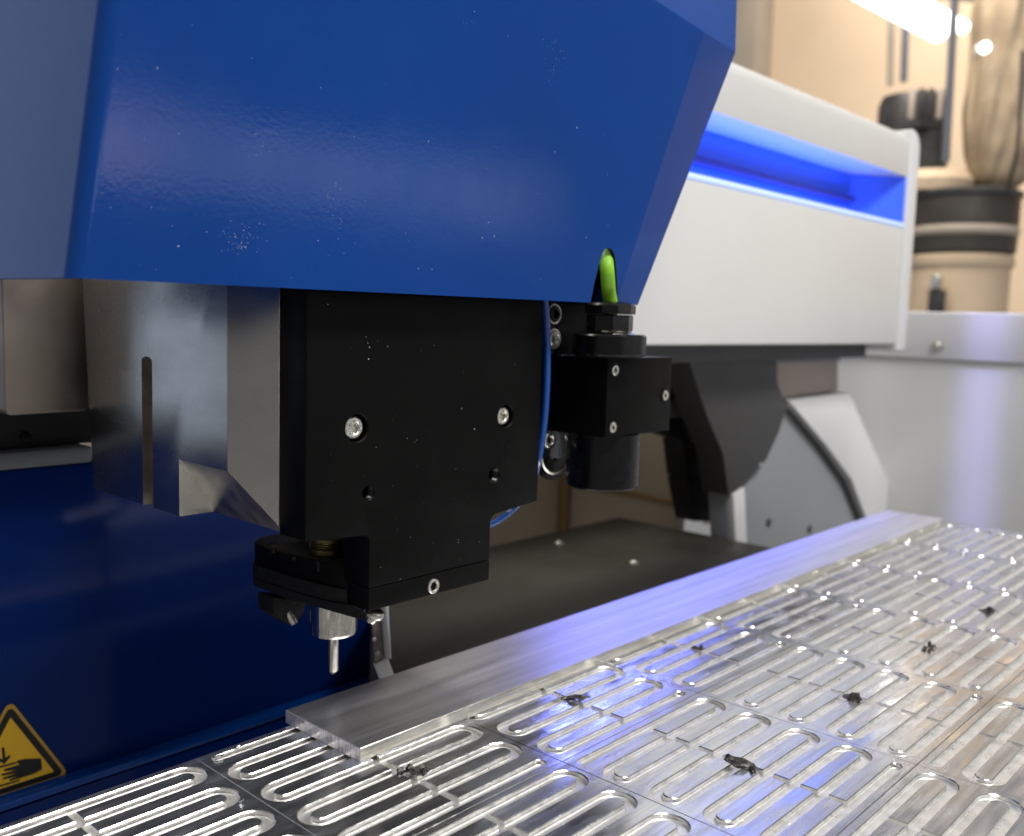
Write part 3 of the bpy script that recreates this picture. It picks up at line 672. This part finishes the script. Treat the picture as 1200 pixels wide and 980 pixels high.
def pipe(u0, v0, u1, v1, x, r, m_, label, nm='pipe'):
    tag(finish(b_tube([PX(u0, v0, x), PX((u0 + u1) / 2, (v0 + v1) / 2, x), PX(u1, v1, x)], r, 12, 4), nm, m_), label, 'pipe')
pipe(1121, -40, 1108, 190, 4.12, .016, 'blue_pipe', 'dark vertical hose in front of the brown filter bag')
pipe(1064, -40, 1059, 96, 5.6, .020, 'blue_pipe', 'thin dark rod hanging above the black motor, right of its twin')
pipe(1046, -40, 1043, 100, 5.6, .018, 'wall_grey', 'thin pale rod hanging above the black motor, left of its twin')
cb = finish(b_tube([PX(1198, 60, 4.0), PX(1196, 120, 4.0), PX(1192, 175, 4.0), PX(1180, 225, 4.05)], .007, 8, 6), 'bag_cord', 'motor_black')
tag(cb, 'dark thin cord along the right side of the filter bag', 'cord')
lf = thing('fluorescent_lamp', 'bright white fluorescent lamp hanging at the top right', 'ceiling lamp', PX(1070, 10, 5.2))
a, b = PX(1129, 32, 4.9), PX(960, -62, 6.3)
finish(b_tube([a, (a + b) / 2, b], .030, 16, 3), 'tube', 'tube_white', lf)
a2, b2 = PX(1100, 36, 5.0), PX(930, -50, 6.4)
finish(b_tube([a2, (a2 + b2) / 2, b2], .055, 16, 3), 'reflector', 'tube_white', lf)
ls = thing('distant_lamp', 'small bright lamp glowing beside the filter bag at top right', 'lamp', PX(1150, 57, 5.5))
dl = PX(1154, 56, 3.85)
finish(b_lathe([(0, -.02), (.016, -.014), (.022, 0), (.016, .014), (0, .02)], dl, (1, 0, 0), 16), 'bulb', 'tube_white', ls)
dl2 = PX(1140, 61, 3.86)
finish(b_lathe([(0, 0), (.022, .012), (.026, .020), (0, .020)], dl2, (.3, -1, .1), 16), 'shade', 'lamp_body', ls)

# ================================================================== METAL DUST (nobody could count it)
def flake(bm, p, n, s, rnd):
    x, y, d = frame_for(n); a = rnd.uniform(0, 6.28); X = (x * math.cos(a) + y * math.sin(a)) * s * rnd.uniform(.6, 1.8); Y = (y * math.cos(a) - x * math.sin(a)) * s * rnd.uniform(.4, .9)
    t = d * s * rnd.uniform(.3, .8); b0 = p + d * s * .1
    vs = [bm.verts.new(b0 + X), bm.verts.new(b0 + Y), bm.verts.new(b0 - X), bm.verts.new(b0 - Y), bm.verts.new(b0 + t + X * rnd.uniform(-.5, .5))]
    for i in range(4): bm.faces.new((vs[i], vs[(i + 1) % 4], vs[4]))
    bm.faces.new((vs[3], vs[2], vs[1], vs[0]))
rnd = random.Random(3)
bm = bmesh.new(); nrm = Vector((0, -1, -.06)).normalized()
def dust_at(u, v, s, plane='cover'):
    if plane == 'cover': flake(bm, F(u, v) + n0 * .0001, n0, s, rnd)
    else: flake(bm, PY(u, v, HY - .0001), Vector((0, -1, 0)), s, rnd)
for (cu, cv, su, sv, n, s) in ((284, 282, 12, 10, 70, .00022), (648, 75, 6, 22, 60, .0002), (394, 240, 5, 22, 40, .0002), (545, 28, 8, 6, 14, .0002), (300, 175, 14, 10, 24, .00016)):
    for _ in range(n):
        dust_at(rnd.gauss(cu, su), rnd.gauss(cv, sv), s * rnd.uniform(.4, 1.2))
for _ in range(70): dust_at(rnd.uniform(125, 735), rnd.uniform(5, 330), .00022 * rnd.choice((.5, .6, .8, 1, 1.6)))
for u, v in ((209, 157), (177, 243), (565, 279), (579, 277), (490, 315), (506, 316), (650, 178), (676, 150), (630, 227), (556, 14)): dust_at(u, v, .0004)
tag(finish(bm, 'cover_dust', 'dust', smooth=0), 'fine silvery metal dust specks stuck on the blue cover', 'metal dust', kind='stuff')
bm = bmesh.new()
for _ in range(45): dust_at(rnd.uniform(365, 620), rnd.uniform(355, 570), .00016 * rnd.choice((.6, .8, 1, 1.8)), 'head')
for _ in range(16): dust_at(rnd.uniform(440, 570), rnd.uniform(580, 670), .00016 * rnd.choice((.6, 1, 1.6)), 'head')
for u, v in ((429, 395), (431, 402), (433, 407), (432, 421), (541, 479), (556, 503), (537, 633), (537, 636), (469, 679), (446, 665)): dust_at(u, v, .0004, 'head')
tag(finish(bm, 'head_dust', 'dust', smooth=0), 'fine metal dust specks scattered on the black head plate', 'metal dust', kind='stuff')
bm = bmesh.new()
for _ in range(2600):
    x = rnd.uniform(.16, 1.0); y = rnd.uniform(.10, .40)
    q_ = ((Y_TOP - y) / PITCH) % 1.0; ins = abs(q_ - .5) * PITCH < SW * .85
    lx = (x - X_FIRST) % CELL_X
    if not ins and rnd.random() < .85: continue
    inslot = ins and .014 < lx < .131
    z = -SD if inslot else 0
    flake(bm, Vector((x, y, z)), Vector((0, 0, 1)), (.00022 if inslot else .00016) * rnd.uniform(.5, 1.5), rnd)
tag(finish(bm, 'table_chips', 'chip_bright', smooth=0), 'tiny bright metal chips strewn in the table grooves', 'metal chips', kind='stuff')
bm = bmesh.new()
for _ in range(160):
    x = rnd.uniform(.5345, .56); y = rnd.uniform(.401, .4505) if rnd.random() < .3 else rnd.gauss(.445, .003)
    flake(bm, Vector((min(max(x, .5342), .6), min(y, .4488), .2223)), Vector((0, 0, 1)), .0004 * rnd.uniform(.5, 1.4), rnd)
tag(finish(bm, 'sensor_chips', 'chip_bright', smooth=0), 'small silver chips lying on top of the black sensor block', 'metal chips', kind='stuff')
